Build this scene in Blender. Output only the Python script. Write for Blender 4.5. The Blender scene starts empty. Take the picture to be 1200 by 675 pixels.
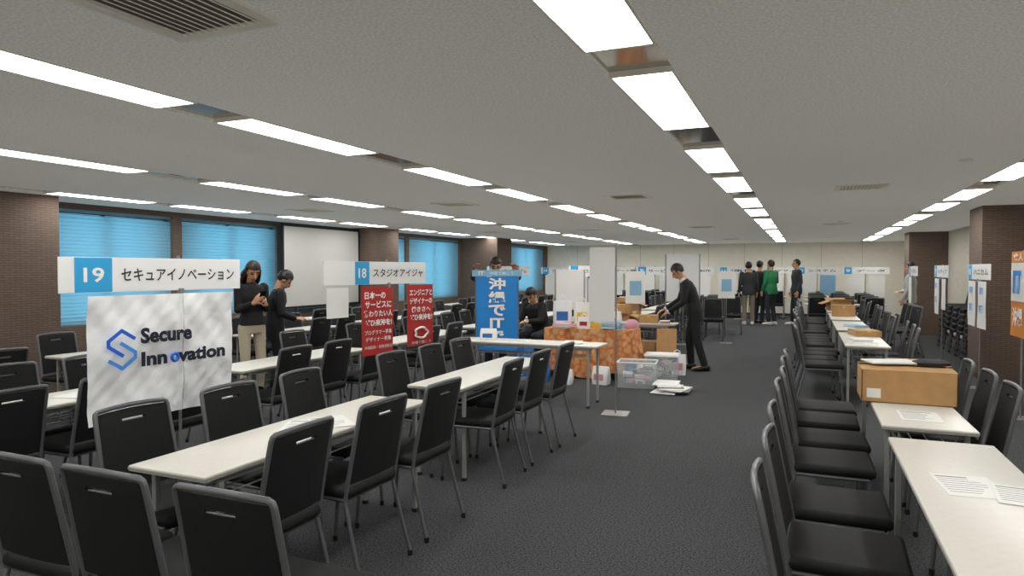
import bpy, bmesh, math, random
from mathutils import Vector, Matrix
random.seed(7)
SC=bpy.context.scene
COL=bpy.context.collection
SC.view_settings.view_transform='Standard'
PI=math.pi
# ------------------------------------------------------------------ materials
def lin(h):
    h=h.lstrip('#'); o=[]
    for i in (0,2,4):
        c=int(h[i:i+2],16)/255
        o.append(c/12.92 if c<=.04045 else ((c+.055)/1.055)**2.4)
    return (*o,1)
MATS={}
def mat(name,hexc,rough=.6,metal=0,noise=0,nscale=20,bump=0,bscale=60,emit=0,alpha=1,spec=.5,sub=None):
    if name in MATS: return MATS[name]
    m=bpy.data.materials.new(name); m.use_nodes=True
    nt=m.node_tree; b=nt.nodes['Principled BSDF']
    c=lin(hexc)
    b.inputs['Base Color'].default_value=c
    b.inputs['Roughness'].default_value=rough
    b.inputs['Metallic'].default_value=metal
    b.inputs['Specular IOR Level'].default_value=spec
    tc=nt.nodes.new('ShaderNodeTexCoord')
    if noise:
        n=nt.nodes.new('ShaderNodeTexNoise'); n.inputs['Scale'].default_value=nscale; n.inputs['Detail'].default_value=4
        r=nt.nodes.new('ShaderNodeValToRGB')
        r.color_ramp.elements[0].position=.35; r.color_ramp.elements[1].position=.65
        r.color_ramp.elements[0].color=tuple(x*(1-noise) for x in c[:3])+(1,)
        r.color_ramp.elements[1].color=tuple(min(1,x*(1+noise)) for x in c[:3])+(1,)
        nt.links.new(tc.outputs['Object'],n.inputs['Vector']); nt.links.new(n.outputs['Fac'],r.inputs['Fac'])
        nt.links.new(r.outputs['Color'],b.inputs['Base Color'])
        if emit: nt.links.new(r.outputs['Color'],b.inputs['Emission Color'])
    elif emit: b.inputs['Emission Color'].default_value=c
    if bump:
        n2=nt.nodes.new('ShaderNodeTexNoise'); n2.inputs['Scale'].default_value=bscale
        bp=nt.nodes.new('ShaderNodeBump'); bp.inputs['Strength'].default_value=bump; bp.inputs['Distance'].default_value=.01
        nt.links.new(tc.outputs['Object'],n2.inputs['Vector']); nt.links.new(n2.outputs['Fac'],bp.inputs['Height'])
        nt.links.new(bp.outputs['Normal'],b.inputs['Normal'])
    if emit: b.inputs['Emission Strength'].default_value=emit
    if alpha<1: b.inputs['Alpha'].default_value=alpha
    MATS[name]=m; return m

M_ceil=mat('ceiling_rockwool_glow','cac8c1',.95,noise=.12,nscale=80,bump=.08,bscale=140,emit=.21)  # whole ceiling glows: emission added as ambient fill in place of bounced light
M_floor=mat('carpet_grey','4e4f51',.97,noise=.6,nscale=90,bump=.4,bscale=260,spec=.1)
M_cream=mat('wall_cream','efeadc',.85,noise=.02,nscale=8)
M_beige=mat('wall_beige','d2cbbd',.85,noise=.04,nscale=8)
M_joint=mat('wall_joint','d3ccba',.85)
M_black=mat('fabric_black','131315',.7,noise=.35,nscale=260,bump=.35,bscale=320,spec=.35)
M_frame=mat('metal_dark_grey','66676a',.4,.35)
M_rubber=mat('rubber_black','101010',.7)
M_slot=mat('vent_opening','7c776d',.8)
M_top=mat('table_laminate','dedad1',.35,noise=.02,nscale=30)
M_edge=mat('table_edge','a8a49a',.5)
M_tleg=mat('table_leg_metal','b4b4b2',.35,.5)
M_white=mat('board_white','ececec',.5)
M_paper=mat('paper_white','ecebe8',.75,bump=.15,bscale=12)
M_cloth=mat('banner_cloth','f2f3f5',.8,bump=.5,bscale=14)
M_blue=mat('plate_blue','2ea3dc',.5)
M_bblue=mat('banner_blue','1c86d6',.6,bump=.1,bscale=10)
M_red=mat('poster_red','b82a26',.6,noise=.12,nscale=9)
M_ink=mat('ink_dark','1c1c20',.6)
M_inkg=mat('ink_grey','77777a',.6)
M_navy=mat('ink_navy','10192f',.6)
M_logo=mat('ink_logo_blue','1f66d8',.5)
M_logo2=mat('ink_logo_light_blue','4a96ee',.5)
M_wtext=mat('ink_white','f4f2ee',.6)
M_yel=mat('ink_yellow','e8c23a',.6)
M_orng=mat('poster_orange','dd8a2c',.6)
M_pole=mat('pole_steel','9a9c9c',.3,.6)
M_chrome=mat('chrome_mirror_glow','b5b2a8',.1,.88,emit=.02)  # faint glow added to the trim strips between panels, which are no lamps
M_vent=mat('vent_metal_glow','cfc9bb',.5,.0,emit=.12)
M_card=mat('cardboard','b98f5e',.8,noise=.07,nscale=14)
M_card2=mat('cardboard_inner','8f6b43',.85,noise=.05,nscale=20)
M_tape=mat('tape_brown','c9a36d',.3)
M_skin=mat('skin','c0906f',.55)
M_lip=mat('lips','94534a',.5)
M_eye=mat('eye_dark','17100d',.3)
M_hair=mat('hair_black','0f0d0d',.5,noise=.3,nscale=60)
M_hairb=mat('hair_brown','2b1c16',.5,noise=.3,nscale=60)
M_suit=mat('suit_black','101114',.8,bump=.2,bscale=40)
M_shirt=mat('shirt_white','dcdcdc',.7)
M_grey=mat('jacket_grey','2c2e32',.85,bump=.2,bscale=30)
M_green=mat('jacket_green','1f7a4a',.7,bump=.2,bscale=30)
M_khaki=mat('trousers_khaki','77705f',.85)
M_beigep=mat('trousers_beige','c2b59d',.85)
M_denim=mat('trousers_dark','23262e',.85)
M_shoe=mat('shoe_black','0c0c0c',.4)
M_shoew=mat('shoe_white','c9c9c9',.5)
M_phone=mat('phone_black','0a0a0c',.2)
M_screen=mat('screen_fabric','c8c7c2',.8)
M_winf=mat('window_frame','33393d',.5,.3)
M_plast=mat('plastic_clear','dfe6e8',.2,alpha=.25)
M_stuffw=mat('contents_white','dedede',.6,noise=.2,nscale=25)
M_bagw=mat('bag_white','ececea',.5,bump=.3,bscale=12)
M_bagy=mat('bag_yellow','e0c84a',.5)
M_bagb=mat('bag_blue','2d6fb8',.5)
M_pink=mat('fabric_pink','d79aa8',.7)
M_teal=mat('print_pale_blue','86b6d4',.6)

def brick_mat():
    m=bpy.data.materials.new('pillar_brown_tile'); m.use_nodes=True; nt=m.node_tree; b=nt.nodes['Principled BSDF']
    tc=nt.nodes.new('ShaderNodeTexCoord')
    sx=nt.nodes.new('ShaderNodeSeparateXYZ'); ad=nt.nodes.new('ShaderNodeMath'); cb=nt.nodes.new('ShaderNodeCombineXYZ')
    nt.links.new(tc.outputs['Object'],sx.inputs[0])
    nt.links.new(sx.outputs['X'],ad.inputs[0]); nt.links.new(sx.outputs['Y'],ad.inputs[1])
    nt.links.new(ad.outputs[0],cb.inputs['X']); nt.links.new(sx.outputs['Z'],cb.inputs['Y'])
    br=nt.nodes.new('ShaderNodeTexBrick'); br.inputs['Scale'].default_value=5
    br.inputs['Color1'].default_value=lin('6a594e'); br.inputs['Color2'].default_value=lin('736156')
    br.inputs['Mortar'].default_value=lin('594a41'); br.inputs['Mortar Size'].default_value=.02
    br.inputs['Row Height'].default_value=.14; br.inputs['Brick Width'].default_value=.6
    nt.links.new(cb.outputs[0],br.inputs['Vector']); nt.links.new(br.outputs['Color'],b.inputs['Base Color'])
    b.inputs['Roughness'].default_value=.8
    return m
M_brick=brick_mat()
def emat(name,col,st):
    m=bpy.data.materials.new(name); m.use_nodes=True; nt=m.node_tree; nt.nodes.clear()
    e=nt.nodes.new('ShaderNodeEmission'); e.inputs[0].default_value=col; e.inputs[1].default_value=st
    o=nt.nodes.new('ShaderNodeOutputMaterial'); nt.links.new(e.outputs[0],o.inputs[0]); return m
M_light=emat('light_panel',(1,.99,.95,1),13.5)
def blind_mat():
    m=bpy.data.materials.new('blind_slat'); m.use_nodes=True; nt=m.node_tree; nt.nodes.clear()
    d=nt.nodes.new('ShaderNodeBsdfDiffuse'); d.inputs[0].default_value=lin('94a8ae')
    t=nt.nodes.new('ShaderNodeBsdfTranslucent'); t.inputs[0].default_value=lin('9ac2d0')
    mx=nt.nodes.new('ShaderNodeMixShader'); mx.inputs[0].default_value=.5
    o=nt.nodes.new('ShaderNodeOutputMaterial')
    nt.links.new(d.outputs[0],mx.inputs[1]); nt.links.new(t.outputs[0],mx.inputs[2]); nt.links.new(mx.outputs[0],o.inputs[0]); return m
M_blind=blind_mat()
def orange_mat():
    m=bpy.data.materials.new('cloth_orange_pattern'); m.use_nodes=True; nt=m.node_tree; b=nt.nodes['Principled BSDF']
    tc=nt.nodes.new('ShaderNodeTexCoord'); v=nt.nodes.new('ShaderNodeTexVoronoi'); v.inputs['Scale'].default_value=15
    r=nt.nodes.new('ShaderNodeValToRGB'); e=r.color_ramp.elements
    e[0].position=.0; e[0].color=lin('ecd9ae'); e[1].position=.8; e[1].color=lin('b8683a')
    x=e.new(.2); x.color=lin('8a9a8c'); x=e.new(.32); x.color=lin('e0a066'); x=e.new(.5); x.color=lin('d08a50')
    nt.links.new(tc.outputs['Object'],v.inputs['Vector']); nt.links.new(v.outputs['Distance'],r.inputs['Fac'])
    nt.links.new(r.outputs['Color'],b.inputs['Base Color']); b.inputs['Roughness'].default_value=.8
    return m
M_orange=orange_mat()
# ------------------------------------------------------------------ mesh helpers
class MB:
    def __init__(s): s.bm=bmesh.new(); s.mi=0
    def _tag(s,faces):
        for f in faces: f.material_index=s.mi
    def box(s,c,size,bev=0,rot=None,seg=2):
        r=bmesh.ops.create_cube(s.bm,size=1.0); vs=r['verts']
        M=Matrix.Translation(Vector(c))@(rot.to_4x4() if rot else Matrix.Identity(4))@Matrix.Diagonal((*size,1))
        bmesh.ops.transform(s.bm,matrix=M,verts=vs)
        fs=list({f for v in vs for f in v.link_faces}); s._tag(fs)
        if bev:
            es=list({e for v in vs for e in v.link_edges})
            r=bmesh.ops.bevel(s.bm,geom=es,offset=bev,segments=seg,affect='EDGES',profile=.5)
            s._tag(r['faces'])
        return s
    def bx(s,x0,x1,y0,y1,z0,z1,bev=0): return s.box(((x0+x1)/2,(y0+y1)/2,(z0+z1)/2),(x1-x0,y1-y0,z1-z0),bev)
    def tube(s,pts,r,n=8,closed=False,radii=None):
        pts=[Vector(p) for p in pts]; N=len(pts); rings=[]; up=None
        for i,p in enumerate(pts):
            a=pts[(i-1)%N] if (closed or i>0) else p; b=pts[(i+1)%N] if (closed or i<N-1) else p
            t=(b-a).normalized()
            if up is None:
                up=Vector((0,0,1)) if abs(t.z)<.9 else Vector((0,1,0))
            x=t.cross(up); 
            if x.length<1e-4: x=t.orthogonal()
            x.normalize(); up=x.cross(t).normalized()
            rr=radii[i] if radii else r
            rings.append([s.bm.verts.new(p+x*math.cos(2*PI*k/n)*rr+up*math.sin(2*PI*k/n)*rr) for k in range(n)])
        fs=[]
        for i in range(N if closed else N-1):
            A=rings[i]; B=rings[(i+1)%N]
            for k in range(n): fs.append(s.bm.faces.new((A[k],A[(k+1)%n],B[(k+1)%n],B[k])))
        if not closed:
            fs.append(s.bm.faces.new(rings[0][::-1])); fs.append(s.bm.faces.new(rings[-1]))
        s._tag(fs); return s
    def cap(s,p1,r1,p2,r2,n=12,e1=True,e2=True):
        p1=Vector(p1); p2=Vector(p2); t=(p2-p1).normalized(); P=[];R=[]
        if e1:
            for a in (80,55,28): P.append(p1-t*r1*math.sin(math.radians(a))); R.append(r1*math.cos(math.radians(a)))
        P.append(p1);R.append(r1);P.append(p2);R.append(r2)
        if e2:
            for a in (28,55,80): P.append(p2+t*r2*math.sin(math.radians(a))); R.append(r2*math.cos(math.radians(a)))
        return s.tube(P,0,n,radii=R)
    def loft(s,secs,n=18,p=2.4):
        rings=[]
        for c,sd,fd,a,b in secs:
            c=Vector(c); sd=Vector(sd).normalized(); fd=Vector(fd).normalized(); ring=[]
            for k in range(n):
                t=2*PI*k/n; cx=math.cos(t); sy=math.sin(t)
                ring.append(s.bm.verts.new(c+sd*a*math.copysign(abs(cx)**(2/p),cx)+fd*b*math.copysign(abs(sy)**(2/p),sy)))
            rings.append(ring)
        fs=[]
        for A,B in zip(rings,rings[1:]):
            for k in range(n): fs.append(s.bm.faces.new((A[k],A[(k+1)%n],B[(k+1)%n],B[k])))
        fs.append(s.bm.faces.new(rings[0][::-1])); fs.append(s.bm.faces.new(rings[-1])); s._tag(fs); return s
    def ell(s,c,rad,rot=None,u=20,v=14):
        r=bmesh.ops.create_uvsphere(s.bm,u_segments=u,v_segments=v,radius=1.0); vs=r['verts']
        M=Matrix.Translation(Vector(c))@(rot.to_4x4() if rot else Matrix.Identity(4))@Matrix.Diagonal((*rad,1))
        bmesh.ops.transform(s.bm,matrix=M,verts=vs); s._tag(list({f for v in vs for f in v.link_faces})); return s
    def sheet(s,x0,x1,z0,z1,y=0,nx=10,nz=10,fn=None):
        g=[[s.bm.verts.new((x0+(x1-x0)*i/nx,y+(fn(i/nx,j/nz) if fn else 0),z0+(z1-z0)*j/nz)) for i in range(nx+1)] for j in range(nz+1)]
        fs=[s.bm.faces.new((g[j][i],g[j][i+1],g[j+1][i+1],g[j+1][i])) for j in range(nz) for i in range(nx)]
        s._tag(fs); return s
    def mesh(s,name,mats,smooth=False):
        bmesh.ops.recalc_face_normals(s.bm,faces=s.bm.faces[:])
        me=bpy.data.meshes.new(name); s.bm.to_mesh(me); s.bm.free()
        for m in (mats if isinstance(mats,(list,tuple)) else [mats]): me.materials.append(m)
        if smooth:
            me.polygons.foreach_set('use_smooth',[True]*len(me.polygons))
            try: me.set_sharp_from_angle(angle=math.radians(45))
            except Exception: pass
        return me
    def obj(s,name,mats,parent=None,smooth=False,loc=None,rz=0):
        return put(name,s.mesh(name,mats,smooth),parent,loc,rz)
def put(name,data,parent=None,loc=None,rz=0):
    o=bpy.data.objects.new(name,data); COL.objects.link(o)
    if loc is not None: o.location=loc
    o.rotation_euler=(0,0,rz)
    if parent: o.parent=parent
    return o
def tag(o,label,cat,group=None):
    o['label']=label; o['category']=cat
    if group: o['group']=group
    return o
def thing(name,label,cat,loc=(0,0,0),rz=0,group=None):
    o=put(name,None,None,loc,rz); o.empty_display_size=.2
    return tag(o,label,cat,group)
def struct(o): o['kind']='structure'; return o
def children(o): return [c for c in bpy.data.objects if c.parent==o]
def dup(root,loc,rz,label=None,group=None):
    n=root.copy(); COL.objects.link(n); n.location=loc; n.rotation_euler=(0,0,rz)
    if label: n['label']=label
    if group: n['group']=group
    for c in KIDS.get(root.name) or KIDS.setdefault(root.name,children(root)):
        k=c.copy(); k.parent=n; COL.objects.link(k)
    return n
KIDS={}
def text_mesh(body,w,h,mt,bold=.0,align='CENTER',space=1.0):
    c=bpy.data.curves.new('lettering','FONT'); c.body=body; c.size=1; c.align_x=align; c.offset=bold; c.space_line=space
    c.resolution_u=3
    o=bpy.data.objects.new('lettering_tmp',c); COL.objects.link(o)
    dg=bpy.context.evaluated_depsgraph_get(); me=bpy.data.meshes.new_from_object(o.evaluated_get(dg))
    bpy.data.objects.remove(o); bpy.data.curves.remove(c)
    xs=[v.co.x for v in me.vertices]; ys=[v.co.y for v in me.vertices]
    cx=(min(xs)+max(xs))/2; cy=(min(ys)+max(ys))/2; sx=w/(max(xs)-min(xs)); sy=h/(max(ys)-min(ys))
    for v in me.vertices: v.co=Vector(((v.co.x-cx)*sx,0,(v.co.y-cy)*sy))
    me.materials.clear(); me.materials.append(mt); me.name='lettering'
    return me
def text(body,x,z,w,h,mt,parent,y=-.006,bold=0,space=1.0):
    return put('lettering',text_mesh(body,w,h,mt,bold,space=space),parent,(x,y,z))
# ------------------------------------------------------------------ room
H=2.45; XL=-9.1; XR=3.1; YB=24.7; YF=-3.0
struct(MB().bx(XL-.3,XR+.2,YF-.2,YB+.2,-.2,0).obj('floor',M_floor))
ROWS=[1.77,-.70,-3.17,-5.64,-8.11]; HW=.15
segs=[]
for k in range(-1,7):
    for a in (1.42,3.13):
        y=a+3.82*k
        if y+1.32<YB-.1 and y>YF+.1: segs.append(y)
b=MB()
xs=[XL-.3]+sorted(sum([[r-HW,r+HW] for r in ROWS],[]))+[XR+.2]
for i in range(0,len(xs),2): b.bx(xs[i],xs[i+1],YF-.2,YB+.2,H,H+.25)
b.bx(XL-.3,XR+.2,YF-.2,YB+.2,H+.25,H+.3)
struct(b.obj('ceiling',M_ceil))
n=0
for r in ROWS:
    ys=sorted(segs)
    for i,y in enumerate(ys):
        t=thing('ceiling_light','white rectangular fluorescent panel recessed flush in ceiling strip','ceiling light',(r,y+.66,H),0,'ceiling light panels')
        MB().bx(-HW+.012,HW-.012,-.645,.645,-.002,.012).obj('diffuser',M_light,t)
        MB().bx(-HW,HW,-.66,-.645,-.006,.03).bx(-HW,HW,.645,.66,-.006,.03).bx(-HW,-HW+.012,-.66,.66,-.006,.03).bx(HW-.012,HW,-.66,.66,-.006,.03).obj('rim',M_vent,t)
    prev=YF
    b=MB()
    for y in ys+[YB]:
        if y-prev>.02: b.bx(r-HW,r+HW,prev,y,H+.02,H+.03)
        prev=y+1.32
    n+=1
    struct(b.obj('trim_%d'%n,M_chrome))
struct(MB().bx(XL-.3,XR+.2,YB,YB+.2,0,H).obj('wall_back',M_cream))
struct(MB().bx(XL-.3,XR+.2,YF-.2,YF,0,H).obj('wall_front',M_cream))
struct(MB().bx(XR,XR+.2,YF,YB,0,H).obj('wall_right',M_beige))
struct(MB().bx(XR-.015,XR,YF,YB,0,.08).obj('baseboard_right',M_winf))
struct(MB().bx(XL,XR,YB-.015,YB,0,.08).obj('baseboard_back',M_winf))
for i in range(10): struct(MB().bx(XL+1.2*(i+1)-.01,XL+1.2*(i+1)+.01,YB-.006,YB,.08,H).obj('trim_%d'%(30+i),M_joint))
WIN=[(5.62,7.75),(7.92,10.05),(10.2,12.2),(13.4,14.55),(14.7,17.4),(18.6,20.65),(20.85,24.3)]
ZW0,ZW1=.78,2.37
b=MB(); b.bx(XL-.2,XL,YF,YB,0,ZW0); b.bx(XL-.2,XL,YF,YB,ZW1,H)
prev=YF
for a,c in WIN+[(YB,YB)]:
    b.bx(XL-.2,XL,prev,a,ZW0,ZW1); prev=c
struct(b.obj('wall_left',M_brick))
for i,(a,c) in enumerate(WIN):
    b=MB(); x0,x1=XL-.16,XL-.12
    b.bx(x0,x1,a,c,ZW0,ZW0+.05); b.bx(x0,x1,a,c,ZW1-.05,ZW1); b.bx(x0,x1,a,a+.05,ZW0,ZW1); b.bx(x0,x1,c-.05,c,ZW0,ZW1)
    m=(a+c)/2; b.bx(x0,x1,m-.025,m+.025,ZW0,ZW1)
    struct(b.obj('window_%d'%(i+1),M_winf))
    t=thing('window_blind','closed horizontal slat blind tinted blue by daylight','window blind',(XL-.04,m,ZW0),0,'blinds on the window wall')
    w=(c-a)/2-.02
    MB().bx(-.025,.02,-w,w,ZW1-ZW0-.04,ZW1-ZW0).obj('head_rail',M_blind,t)
    b=MB(); z=.04
    while z<ZW1-ZW0-.05:
        r0=[b.bm.verts.new((-.024,s*w,z+.028)) for s in (-1,1)]
        r1=[b.bm.verts.new((.004,s*w,z+.014)) for s in (-1,1)]
        r2=[b.bm.verts.new((.010,s*w,z-.026)) for s in (-1,1)]
        b.bm.faces.new((r0[0],r0[1],r1[1],r1[0])); b.bm.faces.new((r1[0],r1[1],r2[1],r2[0])); z+=.05
    b.obj('slats',M_blind,t)
    MB().bx(-.008,.012,-w,w,.005,.02).obj('bottom_rail',M_blind,t)
    l=bpy.data.lights.new('daylight','AREA'); l.shape='RECTANGLE'; l.size=c-a; l.size_y=ZW1-ZW0; l.energy=10.5*(c-a)*(ZW1-ZW0); l.color=(.28,.70,.92)
    lo=bpy.data.objects.new('daylight',l); COL.objects.link(lo); lo.location=(XL-.5,m,(ZW0+ZW1)/2); lo.rotation_euler=(0,-PI/2,0)
def pillar(nm,x0,x1,y0,y1):
    struct(MB().bx(x0,x1,y0,y1,0,H).bx(x0-.012,x1+.012,y0-.012,y1+.012,0,.08).obj(nm,M_brick))
pillar('trim_20',XL,-8.45,4.2,5.55)
pillar('trim_21',XL,-8.45,12.3,13.2)
pillar('trim_22',XL,-7.95,17.5,18.5)
pillar('trim_23',2.29,XR,11.45,12.25)
pillar('trim_24',2.29,XR,18.8,19.6)
w=bpy.data.worlds.new('world'); SC.world=w; w.use_nodes=True
w.node_tree.nodes['Background'].inputs[0].default_value=(.35,.6,.8,1); w.node_tree.nodes['Background'].inputs[1].default_value=.3
def vent(x,y):
    t=thing('ceiling_vent','beige metal louvred air vent set in ceiling','air vent',(x,y,H),0,'ceiling vents')
    q=.25
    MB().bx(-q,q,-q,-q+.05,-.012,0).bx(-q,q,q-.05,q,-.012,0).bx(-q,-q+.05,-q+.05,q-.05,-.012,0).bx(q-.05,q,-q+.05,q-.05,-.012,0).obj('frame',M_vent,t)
    b=MB()
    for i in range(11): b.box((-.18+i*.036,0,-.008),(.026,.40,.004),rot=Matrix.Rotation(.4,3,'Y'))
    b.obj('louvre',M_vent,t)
    MB().bx(-.20,.20,-.20,.20,-.0015,-.0005).obj('duct_opening',M_slot,t)
for x in (.55,-2.0,-4.4,-6.87):
    for y in (1.72,8.3,14.8,21.0):
        vent(x,y)
for x,y in ((1.2,6.6),(.6,14.0)):
    t=tag(MB().cap((0,0,-.018),.045,(0,0,-.0005),.05,20,False,False).obj('smoke_detector',M_vent,None,True,(x,y,H)),'small round white smoke detector on ceiling','smoke detector','smoke detectors')
# ------------------------------------------------------------------ furniture
def make_chair():
    t=thing('banquet_chair','black padded stacking chair with dark grey metal frame','chair',(0,0,0),0,'black stacking chairs')
    b=MB(); b.box((0,.01,.445),(.43,.43,.055),.024,seg=3); b.box((0,.01,.412),(.38,.38,.014),.004); b.obj('seat',M_black,t,True)
    xs=[-.190,-.13,-.065,0,.065,.13,.190]; zs=[.49,.58,.66,.74,.814,.830,.866]
    b=MB(); V={}
    def yb(x,z): return -.19-(z-.45)*.2-.014*(1-(x/.2)**2)
    def wd(z): return 1-.05*(z-.5)/.365
    for sgn,dy in ((0,.011),(1,-.011)):
        for i,x in enumerate(xs):
            for j,z in enumerate(zs):
                zz=z+(.006*(1-(x/.195)**2) if j==6 else 0)
                V[sgn,i,j]=b.bm.verts.new((x*wd(z),yb(x,z)+dy*(1 if 0<i<6 and 0<j<6 else .6),zz))
    hole={(2,4),(3,4)}
    for s in (0,1):
        for i in range(6):
            for j in range(6):
                if (i,j) in hole: continue
                b.bm.faces.new([V[s,i,j],V[s,i+1,j],V[s,i+1,j+1],V[s,i,j+1]])
    def side(i0,j0,i1,j1): b.bm.faces.new([V[0,i0,j0],V[0,i1,j1],V[1,i1,j1],V[1,i0,j0]])
    for i in range(6): side(i,0,i+1,0); side(i,6,i+1,6)
    for j in range(6): side(0,j,0,j+1); side(6,j,6,j+1)
    side(2,4,3,4);side(3,4,4,4);side(2,5,3,5);side(3,5,4,5);side(2,4,2,5);side(4,4,4,5)
    b.obj('backrest',M_black,t,True)
    b=MB(); y=yb(0,.822)
    b.tube([(-.064,y-.001,.815),(.064,y-.001,.815),(.064,y-.003,.829),(-.064,y-.003,.829)],.0035,6,True); b.obj('hand_slot',M_frame,t,True)
    b=MB(); r=.0115; K=.203
    def fy(x,z): return -.19-(z-.45)*.2-.014*(1-(x/.2)**2)
    pts=[(-K,-.185,.41)]
    for z in (.5,.62,.74): pts.append((-K*wd(z),-.19-(z-.45)*.2,z))
    up=[(-.194,.858),(-.190,.873),(-.178,.881),(-.09,.886),(0,.888),(.09,.886),(.178,.881),(.190,.873),(.194,.858)]
    pts+=[(x,fy(x,z),z) for x,z in up]
    for z in (.74,.62,.5): pts.append((K*wd(z),-.19-(z-.45)*.2,z))
    pts.append((K,-.185,.41)); b.tube(pts,r,8)
    b.tube([(-.2,-.185,.41),(-.2,.19,.41)],.011,8); b.tube([(.2,-.185,.41),(.2,.19,.41)],.011,8)
    b.tube([(-.2,.17,.405),(.2,.17,.405)],.01,8); b.tube([(-.2,-.17,.405),(.2,-.17,.405)],.01,8)
    b.obj('frame',M_frame,t,True)
    for sx in (-1,1):
        for (ya,yb_,xo) in ((.185,.215,.0),(-.18,-.285,.015)):
            b=MB(); b.tube([(sx*.2,ya,.41),(sx*(.2+xo*.5),(ya+yb_)/2,.2),(sx*(.2+xo),yb_,.012)],.0105,8)
            b.mi=1; b.tube([(sx*(.2+xo),yb_,.03),(sx*(.2+xo),yb_-.0,0)],.0135,8)
            b.obj('leg',[M_frame,M_rubber],t,True)
    return t
CH=make_chair(); ch_used=[False]
def chair(x,y,rz,jit=.02,label=None,z=0):
    x+=random.uniform(-jit,jit)*.6; y+=random.uniform(-jit,jit); rz+=random.uniform(-.04,.04)
    if not ch_used[0]:
        ch_used[0]=True; CH.location=(x,y,z); CH.rotation_euler=(0,0,rz); return CH
    return dup(CH,(x,y,z),rz,label)
FPX=-PI/2; FMX=PI/2
def make_table():
    t=thing('folding_table','long narrow folding table with off-white laminate top','table',(0,0,0),0,'long white tables')
    b=MB(); b.box((0,0,.687),(.45,1.8,.026),.005); b.obj('tabletop',[M_top],t,True)
    MB().box((0,0,.687),(.454,1.804,.012),.003).obj('edge_band',M_edge,t)
    b=MB(); b.bx(-.2,-.17,-.78,.78,.645,.674).bx(.17,.2,-.78,.78,.645,.674)
    b.bx(-.2,.2,-.80,-.77,.645,.674).bx(-.2,.2,.77,.80,.645,.674); b.obj('frame',M_tleg,t)
    b=MB()
    for x in (-.12,-.04,.04,.12): b.tube([(x,-.72,.56),(x,.72,.56)],.004,6)
    for y in (-.72,0,.72): b.tube([(-.15,y,.65),(-.15,y,.56),(.15,y,.56),(.15,y,.65)],.005,6)
    b.obj('under_shelf',M_tleg,t)
    for sx in (-1,1):
        for sy in (-1,1):
            b=MB(); b.bx(sx*.19-.013,sx*.19+.013,sy*.79-.013,sy*.79+.013,.02,.66,.003); b.mi=1; b.bx(sx*.19-.016,sx*.19+.016,sy*.79-.016,sy*.79+.016,0,.025,.004)
            b.obj('leg',[M_tleg,M_rubber],t)
    return t
TB=make_table(); tb_used=[False]
def table(x,y,rz=0,label=None):
    if not tb_used[0]:
        tb_used[0]=True; TB.location=(x,y,0); TB.rotation_euler=(0,0,rz); return TB
    return dup(TB,(x,y,0),rz,label)
for yc in (2.95,5.22):
    table(-2.47,yc)
    for dy in (-.62,0,.6):
        chair(-2.235,yc+dy,FMX); chair(-2.745,yc+dy,FPX)
for x in (-1.6,-2.13,-2.60): chair(x,1.80,0.02,.005)
for cx,ycs in ((-4.55,(2.95,5.25,7.6,9.9,12.2,14.5)),(-6.65,(2.95,5.25,7.6,9.9,12.2,14.5,16.8)),(-8.0,(7.6,9.9,15.5))):
    for yc in ycs:
        table(cx,yc)
        for dy in (-.6,0,.6):
            y=yc+dy
            if cx==-4.55 and 7.9<y<10.8: pass
            elif cx==-6.65 and 5.7<y<7.1: pass
            else: chair(cx+.26,y,FMX)
            if cx==-4.55 and abs(y-5.25)<.1: continue
            if cx>-7.9: chair(cx-.26,y,FPX)
for yc in (13.2,15.5,17.8):
    table(-3.0,yc)
    for dy in (-.6,0,.6): chair(-3.0+.26,yc+dy,FMX); chair(-3.0-.26,yc+dy,FPX)
table(-3.0,7.5,PI/2)
table(-2.75,10.9,PI/2)
R=.625
for yc in (3.03,5.12): table(R,yc)
for y in (2.37,2.94,3.52,4.3,4.88,5.46,5.98): chair(.15,y,FPX,.015)
for y in (2.65,3.22,3.8,4.72,5.28,5.84): chair(.83,y,FMX,.015)
for yc in (9.4,11.6,13.8,16.0):
    table(R+.03,yc)
    for dy in (-.68,-.2,.28,.76):
        chair(.19+random.uniform(-.05,.03),yc+dy,FPX+random.uniform(-.1,.1))
    for dy in (-.6,0,.6): chair(.92+random.uniform(-.02,.12),yc+dy,FMX+random.uniform(-.12,.12))
for yc in (18.6,21.0,23.4):
    for x in (-6.0,-3.9,-1.4,.9):
        if yc<22 and x in (-1.4,): continue
        if yc<19 and x<-1: continue
        table(x,yc,PI/2)
        for dx in (-.6,0,.6):
            chair(x+dx,yc-.26,0)
            if yc<23: chair(x+dx,yc+.26,PI)
for i,(x,y) in enumerate(((-2.1,17.1),(-1.6,17.2),(-2.1,18.2),(-1.85,15.6),(-1.9,16.3))): chair(x,y,PI+.1)
for y in (13.6,14.2,14.8): chair(1.6,y+.4,FMX+.3,.03)
for y in (13.5,14.1,14.7,15.3,15.9):
    for k in range(5): chair(2.72+k*.012,y,FMX,0,'black stacking chair in a tall stack beside the wall',k*.1)
# ------------------------------------------------------------------ screen
t=thing('projection_screen','large pale projection screen standing on dark frame by window','projection screen',(-8.85,11.08,0),PI/2)
MB().bx(-1.14,1.14,-.01,.01,.86,2.36).obj('screen_surface',M_screen,t)
MB().bx(-1.17,1.17,-.02,.03,2.36,2.42).bx(-1.19,1.19,-.015,.015,.82,.86).bx(-1.19,-1.14,-.015,.015,.86,2.36).bx(1.14,1.19,-.015,.015,.86,2.36).obj('frame',M_rubber,t)
for sx in (-1,1): MB().bx(sx*.8-.02,sx*.8+.02,-.02,.02,.02,.85).bx(sx*.8-.025,sx*.8+.025,-.2,.2,0,.03).obj('leg',M_winf,t)
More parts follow.
